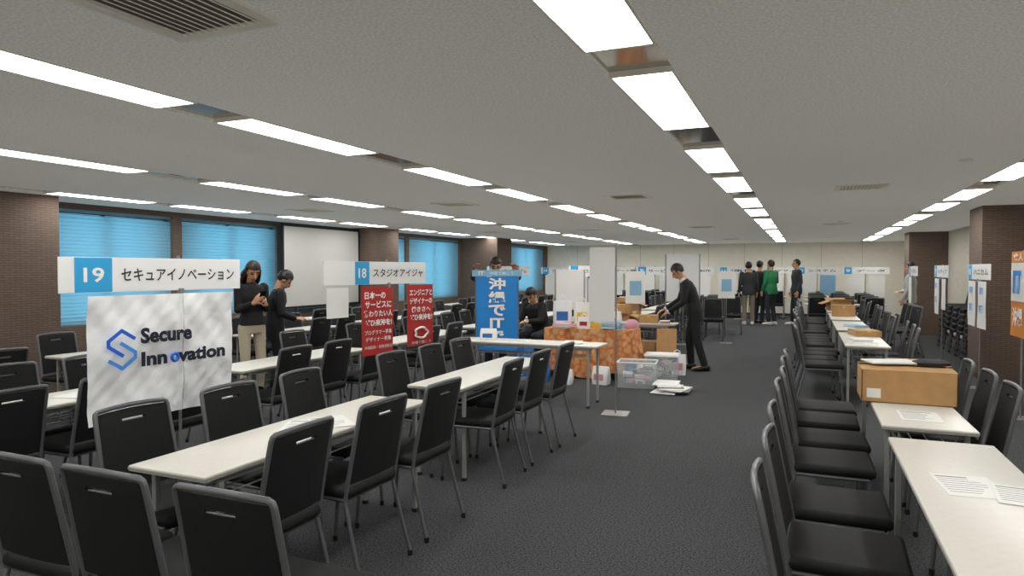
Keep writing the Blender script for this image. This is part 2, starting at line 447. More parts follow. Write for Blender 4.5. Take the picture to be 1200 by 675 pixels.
# ------------------------------------------------------------------ booth signs
def wav(seed,amp):
    def f(u,v): return amp*(math.sin(u*9+seed)*.5+math.sin(v*7+u*3+seed*2)*.5)*(1-v*.6)
    return f
def sign(label,loc,rz,w,num,body,posters=(),group='booth signs',ztop=1.62,hh=.2,blue_w=.2,pole_x=0,tw=None,off=.04):
    t=thing('booth_sign',label,'sign',loc,rz,group)
    MB().tube([(pole_x,.02,.01),(pole_x,.02,ztop+.02)],.009,8).obj('pole',M_pole,t,True)
    MB().box((pole_x,.02,.006),(.26,.26,.012),.004).obj('base_plate',M_pole,t)
    MB().box((0,0,ztop-hh/2),(w,.008,hh),.002).obj('header_board',M_white,t)
    bx=-w/2+off*w+blue_w/2
    MB().box((bx,-.0055,ztop-hh/2),(blue_w,.002,hh*.98)).obj('number_plate',M_blue,t)
    if num: text(num,bx,ztop-hh/2,blue_w*.55,hh*.42,M_wtext,t,-.008,.02)
    if body:
        tw=tw or w*.62
        x0=bx+blue_w/2; text(body,(x0+w/2)/2,ztop-hh/2,min(tw,(w/2-x0)*.88),hh*.38,M_ink,t,-.006,.012)
    MB().box((pole_x,-.008,ztop-hh-.01),(.03,.02,.045),.004).obj('clip',M_pole,t)
    for i,p in enumerate(posters):
        px,pw,zt,ph,m,lines=p
        o=MB().sheet(px-pw/2,px+pw/2,zt-ph,zt,-.012,12,12,wav(i+loc[1],.006)).obj('poster',m,t,True)
        for (s,lx,lz,lw,lh,lm,bo) in lines:
            text(s,px+lx,zt-lz,lw,lh,lm,t,-.022,bo)
    return t
s=sign('white booth sign numbered 19 with large white logo poster',(-3.66,3.02,0),PI/2-.09,1.19,'19','セキュアイノベーション',ztop=1.62,hh=.2,pole_x=.14,tw=.80,off=.07,blue_w=.21)
def cw(u,v):
    return .007*math.sin(u*13+v*4)+.006*math.sin(v*11-u*7)+.0035*math.sin(u*31+v*17)+.0015*math.sin(u*57-v*43)-.012*math.exp(-((u-.60)/.010)**2)
PX=0.03; PW=.97
def psheet(x0,x1):
    f=lambda u,v: cw((x0+(x1-x0)*u-PX+PW/2)/PW,v)
    MB().sheet(x0,x1,.66,1.40,-.015,54,44,f).obj('poster',M_cloth,s,True)
psheet(PX-PW/2,.135); psheet(.141,PX+PW/2)
text('Secure',PX-.02,1.155,.345,.095,M_navy,s,-.048,.045)
text('Inn  vation',PX+.105,1.015,.59,.088,M_navy,s,-.048,.045)
b=MB(); b.tube([(PX+.032+.021*math.cos(2*PI*k/20),-.046,1.005+.023*math.sin(2*PI*k/20)) for k in range(20)],.010,8,True); b.obj('logo_ring',M_logo,s,True)
def flatline(b,pts,wd,y):
    P=[Vector((p[0],p[1])) for p in pts]
    L=[];Rr=[]
    for i,p in enumerate(P):
        if i==0: d=(P[1]-p).normalized(); nrm=Vector((-d.y,d.x)); k=1
        elif i==len(P)-1: d=(p-P[i-1]).normalized(); nrm=Vector((-d.y,d.x)); k=1
        else:
            d1=(p-P[i-1]).normalized(); d2=(P[i+1]-p).normalized(); n1=Vector((-d1.y,d1.x)); n2=Vector((-d2.y,d2.x)); nrm=(n1+n2).normalized(); k=1/max(.3,nrm.dot(n1))
        a=p+nrm*wd/2*k; c=p-nrm*wd/2*k
        L.append(b.bm.verts.new((a.x,y,a.y))); Rr.append(b.bm.verts.new((c.x,y,c.y)))
    for i in range(len(P)-1): b.bm.faces.new((L[i],L[i+1],Rr[i+1],Rr[i]))
def LG(p): return (PX-.305+(p[0]-.5)*.18, 1.085+(p[1]-.5)*.22)
b=MB(); flatline(b,[LG(p) for p in ((.95,.76),(.5,1.0),(.06,.74),(.06,.60),(.55,.32))],.021,-.046); b.obj('logo',M_logo,s)
b=MB(); flatline(b,[LG(p) for p in ((.05,.24),(.5,0.0),(.94,.26),(.94,.40),(.45,.68))],.021,-.047); b.obj('logo',M_logo2,s)
W=1.28
s=sign('white booth sign numbered 18 with two red recruiting posters',(-3.47,5.10,0),PI/2-.16,W,'18','スタジオアイジャ',(
 (-.03,.40,1.40,.60,M_red,(('日本一の',-.04,.075,.26,.065,M_wtext,.03),('サービスに',0,.155,.33,.065,M_wtext,.03),('携わりたい人',0,.235,.36,.06,M_wtext,.03),('ぜひ来沖を!',0,.315,.34,.06,M_wtext,.04),('プログラマー募集',0,.40,.34,.04,M_wtext,.01),('デザイナー募集',0,.46,.32,.04,M_wtext,.01),('沖縄勤務・経験者歓迎',0,.53,.35,.03,M_wtext,.0))),
 (.55,.38,1.41,.58,M_red,(('エンジニアと',0,.075,.33,.06,M_wtext,.03),('デザイナーの',0,.155,.33,.06,M_wtext,.03),('働きさへ',0,.235,.28,.055,M_wtext,.03),('ぜひ来沖を!',0,.31,.33,.06,M_wtext,.04),('沖縄で働こう',0,.55,.28,.03,M_wtext,.0)))),
 hh=.2,blue_w=.17,pole_x=.12,tw=.72,off=.27)
b=MB(); b.tube([(.55+.09*math.cos(2*PI*k/24)*(1+.15*math.cos(5*2*PI*k/24)),-.024,.95+.05*math.sin(2*PI*k/24)) for k in range(24)],.010,6,True); b.obj('print',M_wtext,s,True)
MB().sheet(-.62,-.38,1.15,1.40,-.012,6,6,wav(2,.005)).obj('poster',M_paper,s,True)
sign('small white booth sign with blue number plate',(-5.6,12.9,0),PI/2-.5,1.1,'17','クラウドシステム',group='small booth signs')
sign('small white booth sign with blue number plate',(-3.62,12.0,0),PI/2-.4,1.1,'16','システム開発',group='small booth signs')
sign('small white booth sign with blue number plate',(-5.0,16.8,0),.1,1.2,'15','ソフトウェア',group='small booth signs')
t=thing('banner_stand','tall blue cloth banner with large white lettering on frame','banner',(-3.98,8.75,0),.42)
MB().tube([(-.30,.02,.02),(-.30,.02,1.6)],.009,8).obj('pole',M_pole,t,True)
MB().tube([(.30,.02,.02),(.30,.02,1.6)],.009,8).obj('pole',M_pole,t,True)
MB().box((-.3,.02,.006),(.25,.3,.012)).box((.3,.02,.006),(.25,.3,.012)).obj('base_plate',M_pole,t)
MB().box((0,0,1.50),(.70,.008,.09),.002).obj('header_board',M_teal,t)
MB().sheet(-.29,.29,.40,1.45,-.01,12,20,wav(1,.008)).obj('banner_cloth',M_bblue,t,True)
for i,chx in enumerate('沖縄で'): text(chx,.0,1.35-i*.185,.24,.165,M_wtext,t,-.03,.035)
text('IT',.0,.80,.2,.14,M_wtext,t,-.03,.035)
text('で',.0,.62,.2,.14,M_wtext,t,-.03,.035)
text('IT',-.22,1.50,.08,.05,M_wtext,t,-.008,.03); text('沖縄で働こう',.06,1.50,.34,.045,M_wtext,t,-.008,.0)
def rsign(y,num,body,posters): 
    return sign('white booth sign with blue plate and hanging posters',(2.08,y,0),-PI/2,1.25,num,body,posters,group='booth signs along the wall')
LB=(('東京',0,.12,.2,.1,M_bblue,.02),('開発',0,.35,.2,.1,M_bblue,.02))
rsign(10.55,'8','ハニカム',((-.32,.42,1.40,.60,M_paper,LB),(.25,.42,1.40,.60,M_paper,LB)))
rsign(13.2,'7','メディア',((-.32,.42,1.40,.60,M_paper,LB),(.3,.36,1.40,.50,M_paper,())))
rsign(16.4,'6','システム',((-.3,.42,1.40,.60,M_paper,()),))
t=thing('hanging_poster','tall orange and white vertical poster on slim pole','poster',(2.05,8.55,0),-PI/2)
MB().tube([(0,.02,.01),(0,.02,1.75)],.009,8).obj('pole',M_pole,t,True)
MB().box((0,.02,.006),(.26,.26,.012)).obj('base_plate',M_pole,t)
MB().sheet(-.3,.3,.85,1.74,-.01,8,12,wav(3,.006)).obj('poster_sheet',M_orng,t,True)
MB().sheet(-.26,.26,1.22,1.62,-.02,4,4,wav(3,.004)).obj('poster_panel',M_paper,t,True)
text('IT',0,1.42,.3,.24,M_bblue,t,-.032,.04); text('求人',0,1.68,.36,.08,M_wtext,t,-.024,.03); text('沖縄',0,1.06,.36,.2,M_wtext,t,-.024,.03)
bt=['クラウド','ゲーム開発','ウェブ制作','通信','システム','データ','デザイン','広告','情報','サービス']
for i,(x,y) in enumerate(((-6.9,19.8),(-5.0,20.2),(-2.9,19.6),(-1.9,22.4),(.35,22.3),(1.6,21.9),(-.6,24.2),(-3.9,22.4),(-5.3,23.9),(-3.35,16.65))):
    sign('white booth sign with blue number plate and white poster',(x,y,0),.0,1.2 if i<9 else .9,str(14-i),bt[i],((-.25,.42,1.39,.6,M_paper,()),(.28,.42,1.39,.6,M_teal if i%3==1 else M_paper,())) if i<9 else (),group='booth signs at the back')
t=thing('panel_stand','narrow white panel hung on a slim steel pole','sign stand',(-1.85,7.14,0),.1)
MB().tube([(0,0,.01),(0,0,1.82)],.009,8).obj('pole',M_pole,t,True)
MB().box((0,0,.006),(.28,.28,.012),.004).obj('base_plate',M_pole,t)
MB().box((-.15,-.012,1.39),(.27,.006,.80),.002).obj('panel',M_paper,t)
def board(x,y,rz,w,z0,z1,label):
    t=thing('partition_board',label,'partition board',(x,y,0),rz,'standing white boards')
    MB().box((0,0,(z0+z1)/2),(w,.02,z1-z0),.004).obj('panel',M_white,t)
    for sx in (-1,1): MB().bx(sx*w/2-.012,sx*w/2+.012,-.012,.012,.02,z1).bx(sx*w/2-.015,sx*w/2+.015,-.25,.25,0,.025).obj('leg',M_pole,t)
board(-2.1,13.0,.3,.62,.95,1.84,'white partition board standing on metal legs')
board(-3.9,13.6,.3,.7,.8,1.62,'white partition board standing on metal legs')
board(-3.75,11.3,.3,.5,.85,1.55,'white partition board standing on metal legs')
def pstand(x,y,rz,m):
    t=thing('poster_stand','white poster with pale blue print on slim stand','poster',(x,y,0),rz,'poster stands')
    MB().tube([(0,.01,.01),(0,.01,1.6)],.009,8).obj('pole',M_pole,t,True)
    MB().box((0,.01,.006),(.25,.25,.012)).obj('base_plate',M_pole,t)
    MB().sheet(-.17,.17,.95,1.52,-.01,4,6,wav(1,.004)).obj('poster_sheet',M_paper,t,True)
    MB().sheet(-.1,.1,1.1,1.35,-.02,2,2).obj('print',m,t)
pstand(-2.75,11.95,.3,M_teal); pstand(-2.3,14.3,.2,M_inkg); pstand(-1.5,14.9,.2,M_teal); pstand(-5.3,9.0+2.2,.4,M_inkg)
# ------------------------------------------------------------------ goods
def carton(loc,rz,w,d,h,open_=True,label='brown cardboard box with open flaps',tilt=(.25,.35)):
    t=thing('cardboard_box',label,'cardboard box',loc,rz,'cardboard boxes')
    k=.005; b=MB()
    b.bx(-w/2,w/2,-d/2,d/2,0,k); b.bx(-w/2,-w/2+k,-d/2,d/2,0,h); b.bx(w/2-k,w/2,-d/2,d/2,0,h); b.bx(-w/2,w/2,-d/2,-d/2+k,0,h); b.bx(-w/2,w/2,d/2-k,d/2,0,h)
    if not open_: b.bx(-w/2,w/2,-d/2,d/2,h-k,h)
    b.obj('body',M_card,t)
    if open_:
        fl=min(w,d)*.45
        for s in (-1,1):
            b=MB(); b.box((0,s*fl/2,0),(w,fl,k)); o=b.obj('flap',M_card,t); o.location=(0,s*d/2,h); o.rotation_euler=(s*tilt[0],0,0)
            b=MB(); b.box((s*fl/2,0,0),(fl,d*.96,k)); o=b.obj('flap',M_card,t); o.location=(s*w/2,0,h-.002); o.rotation_euler=(0,s*tilt[1],0)
    else:
        MB().box((0,0,h+.001),(w*.999,.05,.001)).box((0,-d/2-.001,h*.86),(.05,.001,h*.28)).obj('tape',M_tape,t)
    return t
t=thing('cardboard_box','long low cardboard box with folded lid flaps','cardboard box',(.61,5.12,.7),.0,'cardboard boxes')
w,d,h,k=.53,.40,.205,.005
MB().bx(-w/2,w/2,-d/2,d/2,0,k).bx(-w/2,-w/2+k,-d/2,d/2,0,h).bx(w/2-k,w/2,-d/2,d/2,0,h).bx(-w/2,w/2,-d/2,-d/2+k,0,h).bx(-w/2,w/2,d/2-k,d/2,0,h).obj('body',M_card,t)
o=MB().box((0,.098,0),(w,.196,k)).obj('flap',M_card,t); o.location=(0,-d/2,h+.002); o.rotation_euler=(.04,0,0)
o=MB().box((0,-.098,0),(w,.196,k)).obj('flap',M_card,t); o.location=(0,d/2,h+.002); o.rotation_euler=(-.10,0,0)
MB().bx(-w/2+.03,-w/2+.11,-d/2-.001,-d/2,.03,.09).obj('label_sticker',M_paper,t)
t=tag(MB().box((0,0,.006),(.30,.20,.012),.003).obj('document_folder',M_paper,None,False,(.53,5.18,.93),.3),'white papers lying on top of cardboard box','papers')
t=tag(MB().loft([((0,0,0),(1,0,0),(0,1,0),.10,.07),((0,0,.02),(1,0,0),(0,1,0),.11,.08),((0,0,.035),(1,0,0),(0,1,0),.07,.04)],18,3).obj('cloth_bundle',M_grey,None,True,(.77,5.18,.925),.2),'dark folded cloth lying on cardboard box','cloth')
carton((.70,5.60,.7),.15,.26,.22,.20,False,'closed brown cardboard box standing behind another box')
carton((.72,9.9,.7),.2,.3,.4,.07,False,'flat closed cardboard box on white table')
carton((.66,13.9,.7),.0,.38,.4,.20,False,'closed brown cardboard box on white table')
carton((.66,15.8,.7),.2,.4,.4,.2,True)
carton((-3.2,10.95,.7),.1,.36,.3,.16,True); carton((-2.75,10.9,.7),-.1,.4,.3,.13,True); carton((-2.3,10.97,.7),.15,.3,.28,.12,False,'small closed cardboard box on booth table')
carton((-2.98,11.0,.0),.1,.5,.36,.3,False,'closed brown cardboard box under booth table')
carton((-2.35,10.98,.0),-.1,.4,.34,.4,False,'closed brown cardboard box under booth table')
carton((-2.75,10.97,.83),-.3,.28,.22,.15,False,'small closed cardboard box stacked on another box')
carton((-2.4,10.25,0),.3,.26,.22,.45,True,'tall narrow open cardboard box standing on carpet',(.9,.9))
t=tag(MB().box((0,0,.33),(.30,.008,.66)).obj('cardboard_sheet',M_card,None,False,(-1.93,10.46,0),.12),'flat cardboard sheet leaning upright against table','cardboard'); t.rotation_euler=(-.25,0,.12)
carton((-3.2,13.2,.7),.1,.4,.35,.3,False,'closed brown cardboard box on table')
carton((-3.0,12.7,.7),.1,.34,.3,.22,True)
carton((-6.6,14.4,.7),0,.4,.35,.25,False,'closed brown cardboard box on table')
t=thing('booth_table','table covered with orange patterned cloth hanging to floor','table',(-2.98,9.6,0),0)
MB().box((0,0,.687),(1.25,.5,.026),.004).obj('tabletop',M_top,t)
for sx in (-1,1):
    for sy in (-1,1): MB().bx(sx*.58-.012,sx*.58+.012,sy*.2-.012,sy*.2+.012,0,.68).obj('leg',M_tleg,t)
b=MB(); n=200
Lx,Ly=.645,.27
def rp(u):
    P=2*(2*Lx+2*Ly); s=u*P
    for (x0,y0,dx,dy,L) in ((-Lx,-Ly,1,0,2*Lx),(Lx,-Ly,0,1,2*Ly),(Lx,Ly,-1,0,2*Lx),(-Lx,Ly,0,-1,2*Ly)):
        if s<=L: return (x0+dx*s,y0+dy*s,dy,-dx)
        s-=L
    return (-Lx,-Ly,0,-1)
rings=[]
for j,z in enumerate((.705,.69,.5,.3,.06)):
    ring=[]
    for i in range(n):
        x,y,nx,ny=rp(i/n); a=(0,.004,.025,.042,.058)[j]*(1+.9*math.sin(i*.5+.6*math.sin(i*.11))+.3*math.sin(i*.21))
        ring.append(b.bm.verts.new((x+nx*a,y+ny*a,z+(.05*math.sin(i*.13) if j==4 else 0))))
    rings.append(ring)
for A,B in zip(rings,rings[1:]):
    for k in range(n): b.bm.faces.new((A[k],A[(k+1)%n],B[(k+1)%n],B[k]))
b.bm.faces.new(rings[0])
b.obj('tablecloth',M_orange,t,True)
def bag(loc,rz,w,d,h,m,m2,label,hd=True):
    t=thing('shopping_bag',label,'bag',loc,rz,'shopping bags')
    b=MB(); b.loft([((0,0,0),(1,0,0),(0,1,0),w/2*.94,d/2),((0,0,h*.3),(1,0,0),(0,1,0),w/2,d/2*1.05),((0,0,h*.7),(1,0,0),(0,1,0),w/2,d/2*.7),((0,0,h),(1,0,0),(0,1,0),w/2*.96,d/2*.35)],24,5); b.obj('body',m,t,True)
    MB().sheet(-w*.3,w*.3,h*.25,h*.6,-d/2*1.06,2,2).obj('print',m2,t)
    if hd:
        for s in (-1,1): MB().tube([(-w*.2,s*d*.12,h*.95),(-w*.15,s*d*.13,h*1.15),(0,s*d*.13,h*1.22),(w*.15,s*d*.13,h*1.15),(w*.2,s*d*.12,h*.95)],.006,6).obj('handle',m,t,True)
bag((-3.44,9.6,.705),.3,.28,.15,.38,M_bagw,M_bagb,'large white shopping bag with blue print on table')
bag((-3.17,9.70,.705),.3,.24,.14,.36,M_bagw,M_bagy,'white shopping bag with yellow print on table')
bag((-2.93,9.66,.705),.5,.2,.13,.30,M_bagy,M_bagw,'yellow paper bag with white print on table')
bag((-2.68,9.72,.705),-.3,.22,.12,.24,M_bagw,M_pink,'small white bag with pink print on table')
bag((-3.05,9.42,.705),.1,.18,.1,.17,M_bagw,M_red,'small white bag with red print on table')
bag((-3.5,7.45,.70),.2,.2,.12,.14,M_bagw,M_bagb,'small white plastic bag on table',False)
bag((-3.75,9.2,0),.2,.3,.18,.45,M_bagb,M_bagw,'tall blue bag standing on carpet')
bag((-1.72,10.2,0),.2,.26,.15,.30,M_bagw,M_pink,'white bag with pink print on carpet')
bag((-3.0,8.78,0),.1,.26,.2,.2,M_bagw,M_bagb,'slumped white plastic bag on carpet',False)
bag((-3.38,8.85,0),.4,.3,.2,.3,M_bagb,M_bagw,'blue plastic bag slumped on carpet',False)
bag((-2.52,8.95,0),-.2,.24,.16,.24,M_bagw,M_pink,'white plastic bag slumped on carpet',False)
def pile(x,y,z,rz,m,n_,label,w=.21,d=.29):
    t=thing('flyer_stack',label,'flyers',(x,y,z),rz,'stacks of flyers')
    for i in range(n_):
        o=MB().box((0,0,.005),(w,d,.009),.001).obj('flyer_bundle',m[i%len(m)],t); o.location=(random.uniform(-.01,.01),random.uniform(-.01,.01),i*.0095); o.rotation_euler=(0,0,random.uniform(-.12,.12))
pile(-2.62,9.42,.707,1.5,[M_paper,M_teal],12,'stack of white and blue flyers on booth table')
pile(-3.35,9.42,.707,1.4,[M_paper,M_pink],6,'stack of white and pink flyers on booth table')
pile(-3.5,10.9,.70,.2,[M_paper],6,'stack of white flyers on table')
pile(-2.03,10.85,.70,.2,[M_paper,M_red],5,'stack of white and red flyers on table',.15,.21)
pile(-2.45,7.5,.70,.2,[M_paper],2,'thin stack of white flyers on table')
pile(.62,10.3-1.2,.70,.2,[M_paper],3,'stack of white flyers on table'); pile(.7,11.2,.70,.5,[M_paper,M_teal],4,'stack of white and blue flyers on table')
pile(-4.5,3.1,.70,.2,[M_paper],1,'white flyer on table')
t=tag(MB().loft([((0,0,0),(1,0,0),(0,1,0),.12,.08),((0,0,.05),(1,0,0),(0,1,0),.13,.09),((.02,0,.10),(1,0,0),(0,1,0),.09,.06),((.02,0,.13),(1,0,0),(0,1,0),.04,.03)],20,2.4).obj('folded_cloth',M_pink,None,True,(-2.44,9.68,.705),.3),'crumpled pink cloth heap on booth table','cloth')
for o in list(bpy.data.objects):
    if o.parent is None and (o.name.startswith('booth_table') or (.70<=o.location.z<.72 and 9.3<o.location.y<9.8 and -3.6<o.location.x<-2.3)): o.location.x+=.14
def bin_(loc,rz,w,d,h,label,lid=True):
    t=thing('storage_bin',label,'storage box',loc,rz,'clear storage bins')
    b=MB(); k=.006
    b.bx(-w/2*.94,w/2*.94,-d/2*.94,d/2*.94,0,k)
    for s in (-1,1):
        b.bx(s*w/2*.96-k/2,s*w/2*.96+k/2,-d/2*.96,d/2*.96,0,h); b.bx(-w/2*.96,w/2*.96,s*d/2*.96-k/2,s*d/2*.96+k/2,0,h)
    b.obj('body',M_plast,t)
    MB().tube([(-w/2,-d/2,h),(w/2,-d/2,h),(w/2,d/2,h),(-w/2,d/2,h)],.012,6,True).obj('rim',M_bagw,t)
    b=MB()
    for i in range(22):
        b.mi=(0,1,0,2,3)[i%5]
        b.box((random.uniform(-.34,.34)*w,random.uniform(-.32,.32)*d,random.uniform(.12,.85)*h),(w*.26,d*.24,h*.17),.01,Matrix.Rotation(random.uniform(-.5,.5),3,'Z')@Matrix.Rotation(random.uniform(-.4,.4),3,'X'))
    o=b.obj('contents',[M_stuffw,M_bagb,M_pink,M_inkg],t)
    if lid: MB().box((0,0,h+.015),(w*1.02,d*1.02,.014),.006).obj('lid',M_bagw,t)
bin_((-2.03,8.98,0),.1,.5,.38,.33,'clear plastic storage bin with mixed contents on carpet',False)
bin_((-1.85,9.72,0),.1,.46,.34,.34,'clear plastic storage bin with white lid on carpet')
t=thing('paper_stack','loose pile of white printed papers on carpet','papers',(-1.53,8.75,0),.3)
for i in range(9):
    o=MB().box((0,0,.006),(.3,.42,.011),.002).obj('sheet_bundle',M_paper if i%3 else M_inkg,t); o.location=(random.uniform(-.09,.09),random.uniform(-.08,.08),i*.0115); o.rotation_euler=(0,0,random.uniform(-.5,.5))
def sheet_paper(x,y,z,rz,w=.21,h=.297,label='white printed sheet lying on white table'):
    t=thing('paper_sheet',label,'paper',(x,y,z),rz,'printed sheets')
    MB().box((0,0,.001),(w,h,.0015)).obj('sheet',M_paper,t)
    b=MB()
    for i in range(8):
        l=w*random.uniform(.5,.8)
        b.box((-w*.42+l/2,h*(.38-.1*i),.0021),(l,h*(.012 if i else .035),.0004))
    b.obj('print',M_inkg,t)
sheet_paper(.60,3.15,.70,.1,.21,.297,'white sheet with small dark print on table')
sheet_paper(.76,3.08,.7017,-.1,.18,.26); sheet_paper(.62,4.55,.70,0); sheet_paper(-2.5,2.95,.70,.5); sheet_paper(-2.42,3.08,.7017,.9)
sheet_paper(.62,8.75,.70,1.2); sheet_paper(.66,9.4,.70,.4)
# ------------------------------------------------------------------ people
def remesh(b,vox,name,mats,smooth=3):
    me=b.mesh(name+'_tmp',mats[0]); o=bpy.data.objects.new('tmp',me); COL.objects.link(o)
    m=o.modifiers.new('r','REMESH'); m.mode='VOXEL'; m.voxel_size=vox; m.use_smooth_shade=True
    if smooth:
        m2=o.modifiers.new('s','SMOOTH'); m2.factor=.5; m2.iterations=smooth
    dg=bpy.context.evaluated_depsgraph_get(); out=bpy.data.meshes.new_from_object(o.evaluated_get(dg))
    bpy.data.objects.remove(o); out.name=name; out.materials.clear()
    for x in mats: out.materials.append(x)
    out.polygons.foreach_set('use_smooth',[True]*len(out.polygons))
    return out
def V(*a): return Vector(a)
def mir(v): return Vector((-v[0],v[1],v[2]))
def person(label,loc,rz,P={},top=M_suit,bottom=M_suit,hairm=M_hair,hair='short',shoe=M_shoe,vox=.01,scale=1,collar=True,curl=.5,jlen=.12,slim=1):
    J=dict(pel=V(0,0,.93),wai=V(0,0,1.08),che=V(0,0,1.27),nek=V(0,-.01,1.44),hed=V(0,.025,1.59),fd=V(0,1,0),
      shR=V(.175,0,1.39),elR=V(.225,-.03,1.12),wrR=V(.235,.06,.88),hdR=V(0,.15,-1),
      hiR=V(.09,0,.90),knR=V(.10,.03,.50),anR=V(.105,-.03,.085),toR=V(.12,.14,.035))
    for k in list(J):
        if k.endswith('R'): J[k[:-1]+'L']=mir(J[k])
    for k,v in P.items(): J[k]=Vector(v) if not isinstance(v,(int,float)) else v
    sd=(J['shR']-J['shL']).normalized(); hs=(J['hiR']-J['hiL']).normalized()
    def fwd(s,a,b): 
        u=(b-a).normalized(); return u.cross(s).normalized()
    f0=fwd(hs,J['pel'],J['wai']); f1=fwd(((hs+sd)/2).normalized(),J['pel'],J['che']); f2=fwd(sd,J['wai'],J['nek'])
    shm=(J['shR']+J['shL'])/2
    def torso(b,g,low):
        u=(J['wai']-J['pel']).normalized(); q=slim
        b.loft([(J['pel']-u*low,hs,f0,.155*q+g,.105*q+g),(J['pel'],hs,f0,.165*q+g,.112*q+g),(J['wai'],(hs+sd),f1,.142*q*q+g,.095*q+g),(J['che'],sd,f2,.165*q+g,.112*q+g),(shm,sd,f2,.155*q+g,.085*q+g),(shm+(J['nek']-shm)*.6,sd,f2,.085+g,.062+g)],20,2.6)
    fd=J['fd'].normalized(); hu=(J['hed']-J['nek']).normalized(); hx=fd.cross(hu).normalized(); hu=hx.cross(fd).normalized()
    HR=Matrix((hx,fd,hu)).transposed()
    hc=J['hed']
    def hp(x,y,z): return hc+hx*x+fd*y+hu*z
    b=MB(); torso(b,-.008,.06)
    b.cap(J['nek']-hu*.05,.058*slim,hp(0,-.015,-.06),.052*slim)
    b.ell(hp(0,-.01,.02),(.075,.09,.10),HR); b.ell(hp(0,.015,-.035),(.058,.07,.085),HR); b.ell(hp(0,.045,-.095),(.026,.025,.022),HR)
    b.cap(hp(0,.085,.02),.009,hp(0,.105,-.02),.014); b.ell(hp(0,.083,-.056),(.026,.012,.012),HR)
    b.cap(hp(-.05,.068,.035),.011,hp(.05,.068,.035),.011)
    for s in (-1,1): b.ell(hp(s*.076,-.005,-.005),(.012,.022,.034),HR)
    for S in 'RL':
        sh,el,wr,hd=J['sh'+S],J['el'+S],J['wr'+S],J['hd'+S].normalized()
        b.cap(sh,.050*slim,el,.036*slim); b.cap(el,.037*slim,wr,.026)
        pn=J.get('pn'+S)
        if pn is None:
            pn=hd.cross(V(0,1,0)) if abs(hd.y)<.8 else V(0,0,-1)
            pn=pn.normalized()
            if S=='R' and abs(hd.y)<.8 and pn.x>0: pn=-pn
            if S=='L' and abs(hd.y)<.8 and pn.x<0: pn=-pn
        pn=Vector(pn).normalized(); ps=hd.cross(pn).normalized(); pn=ps.cross(hd).normalized()
        b.loft([(wr-hd*.01,ps,pn,.026,.02),(wr+hd*.03,ps,pn,.036,.016),(wr+hd*.085,ps,pn,.042,.014),(wr+hd*.095,ps,pn,.036,.01)],14,2.6)
        for i,(o,L) in enumerate(((-.031,.068),(-.0105,.078),(.0105,.074),(.031,.06))):
            p0=wr+hd*.085+ps*o; d1=(hd+pn*curl*.5+ps*o*3).normalized(); p1=p0+d1*L*.5; d2=(hd+pn*curl*1.5).normalized(); p2=p1+d2*L*.5
            b.cap(p0,.0095,p1,.009,8); b.cap(p1,.009,p2,.0075,8)
        ts=-ps if (ps.dot(fd)<0) else ps
        p0=wr+hd*.03+ts*.03; p1=p0+(ts*.8+hd*.6+pn*.2).normalized()*.04; p2=p1+(hd+pn*.5).normalized()*.032
        b.cap(p0,.013,p1,.011,8); b.cap(p1,.011,p2,.009,8)
        hi,kn,an,to=J['hi'+S],J['kn'+S],J['an'+S],J['to'+S]
        b.cap(hi,.076*slim,kn,.048*slim); b.cap(kn,.048*slim,an,.034); b.cap(an-V(0,0,.03),.035,to,.03)
    me=remesh(b,vox,'person',[M_skin,M_lip,M_eye],2)
    for p in me.polygons:
        q=p.center-hc; x,y,z=q.dot(hx),q.dot(fd),q.dot(hu)
        if y>.05:
            if abs(z+.056)<.010 and abs(x)<.026: p.material_index=1
            elif abs(z-.012)<.009 and abs(abs(x)-.031)<.015: p.material_index=2
            elif abs(z-.040)<.006 and abs(abs(x)-.032)<.022: p.material_index=2
    root=put('person',me,None,loc,rz); tag(root,label,'person'); root.scale=(scale,)*3
    b=MB(); torso(b,.014,jlen)
    for S in 'RL':
        sh,el,wr=J['sh'+S],J['el'+S],J['wr'+S]
        b.cap(sh,.068*slim,el,.051*slim); b.cap(el,.051*slim,wr+(el-wr).normalized()*.01,.039,e2=False)
    b.cap(shm+(J['nek']-shm)*.4,.082*slim,J['nek']+hu*.005,.066*slim,e2=False)
    put('jacket',remesh(b,vox*1.1,'jacket',[top],3),root)
    b=MB()
    u=(J['wai']-J['pel']).normalized()
    b.loft([(J['pel']-u*.10,hs,f0,.15*slim,.11*slim),(J['pel'],hs,f0,.172*slim,.122*slim),(J['pel']+u*.1,hs,f0,.152*slim*slim,.106*slim)],20,2.6)
    for S in 'RL':
        hi,kn,an=J['hi'+S],J['kn'+S],J['an'+S]
        b.cap(hi,.09*slim,kn,.065*slim); b.cap(kn,.065*slim,an,.054*slim,e2=False)
    put('trousers',remesh(b,vox*1.1,'trousers',[bottom],3),root)
    for S in 'RL':
        an,to=J['an'+S],J['to'+S]; d=(to-an); d.z=0; d.normalize(); s_=V(0,0,1).cross(d)
        b=MB(); g=to.z-.035
        c=lambda f,z: V(an.x,an.y,0)+d*f+V(0,0,z+g)
        b.loft([(c(-.075,.05),s_,V(0,0,1),.03,.04),(c(-.05,.05),s_,V(0,0,1),.042,.05),(c(.02,.05),s_,V(0,0,1),.045,.05),(c(.08,.035),s_,V(0,0,1),.05,.034),(c(.15,.028),s_,V(0,0,1),.047,.027),(c(.19,.022),s_,V(0,0,1),.028,.018)],16,2.6)
        b.obj('shoe',shoe,root,True)
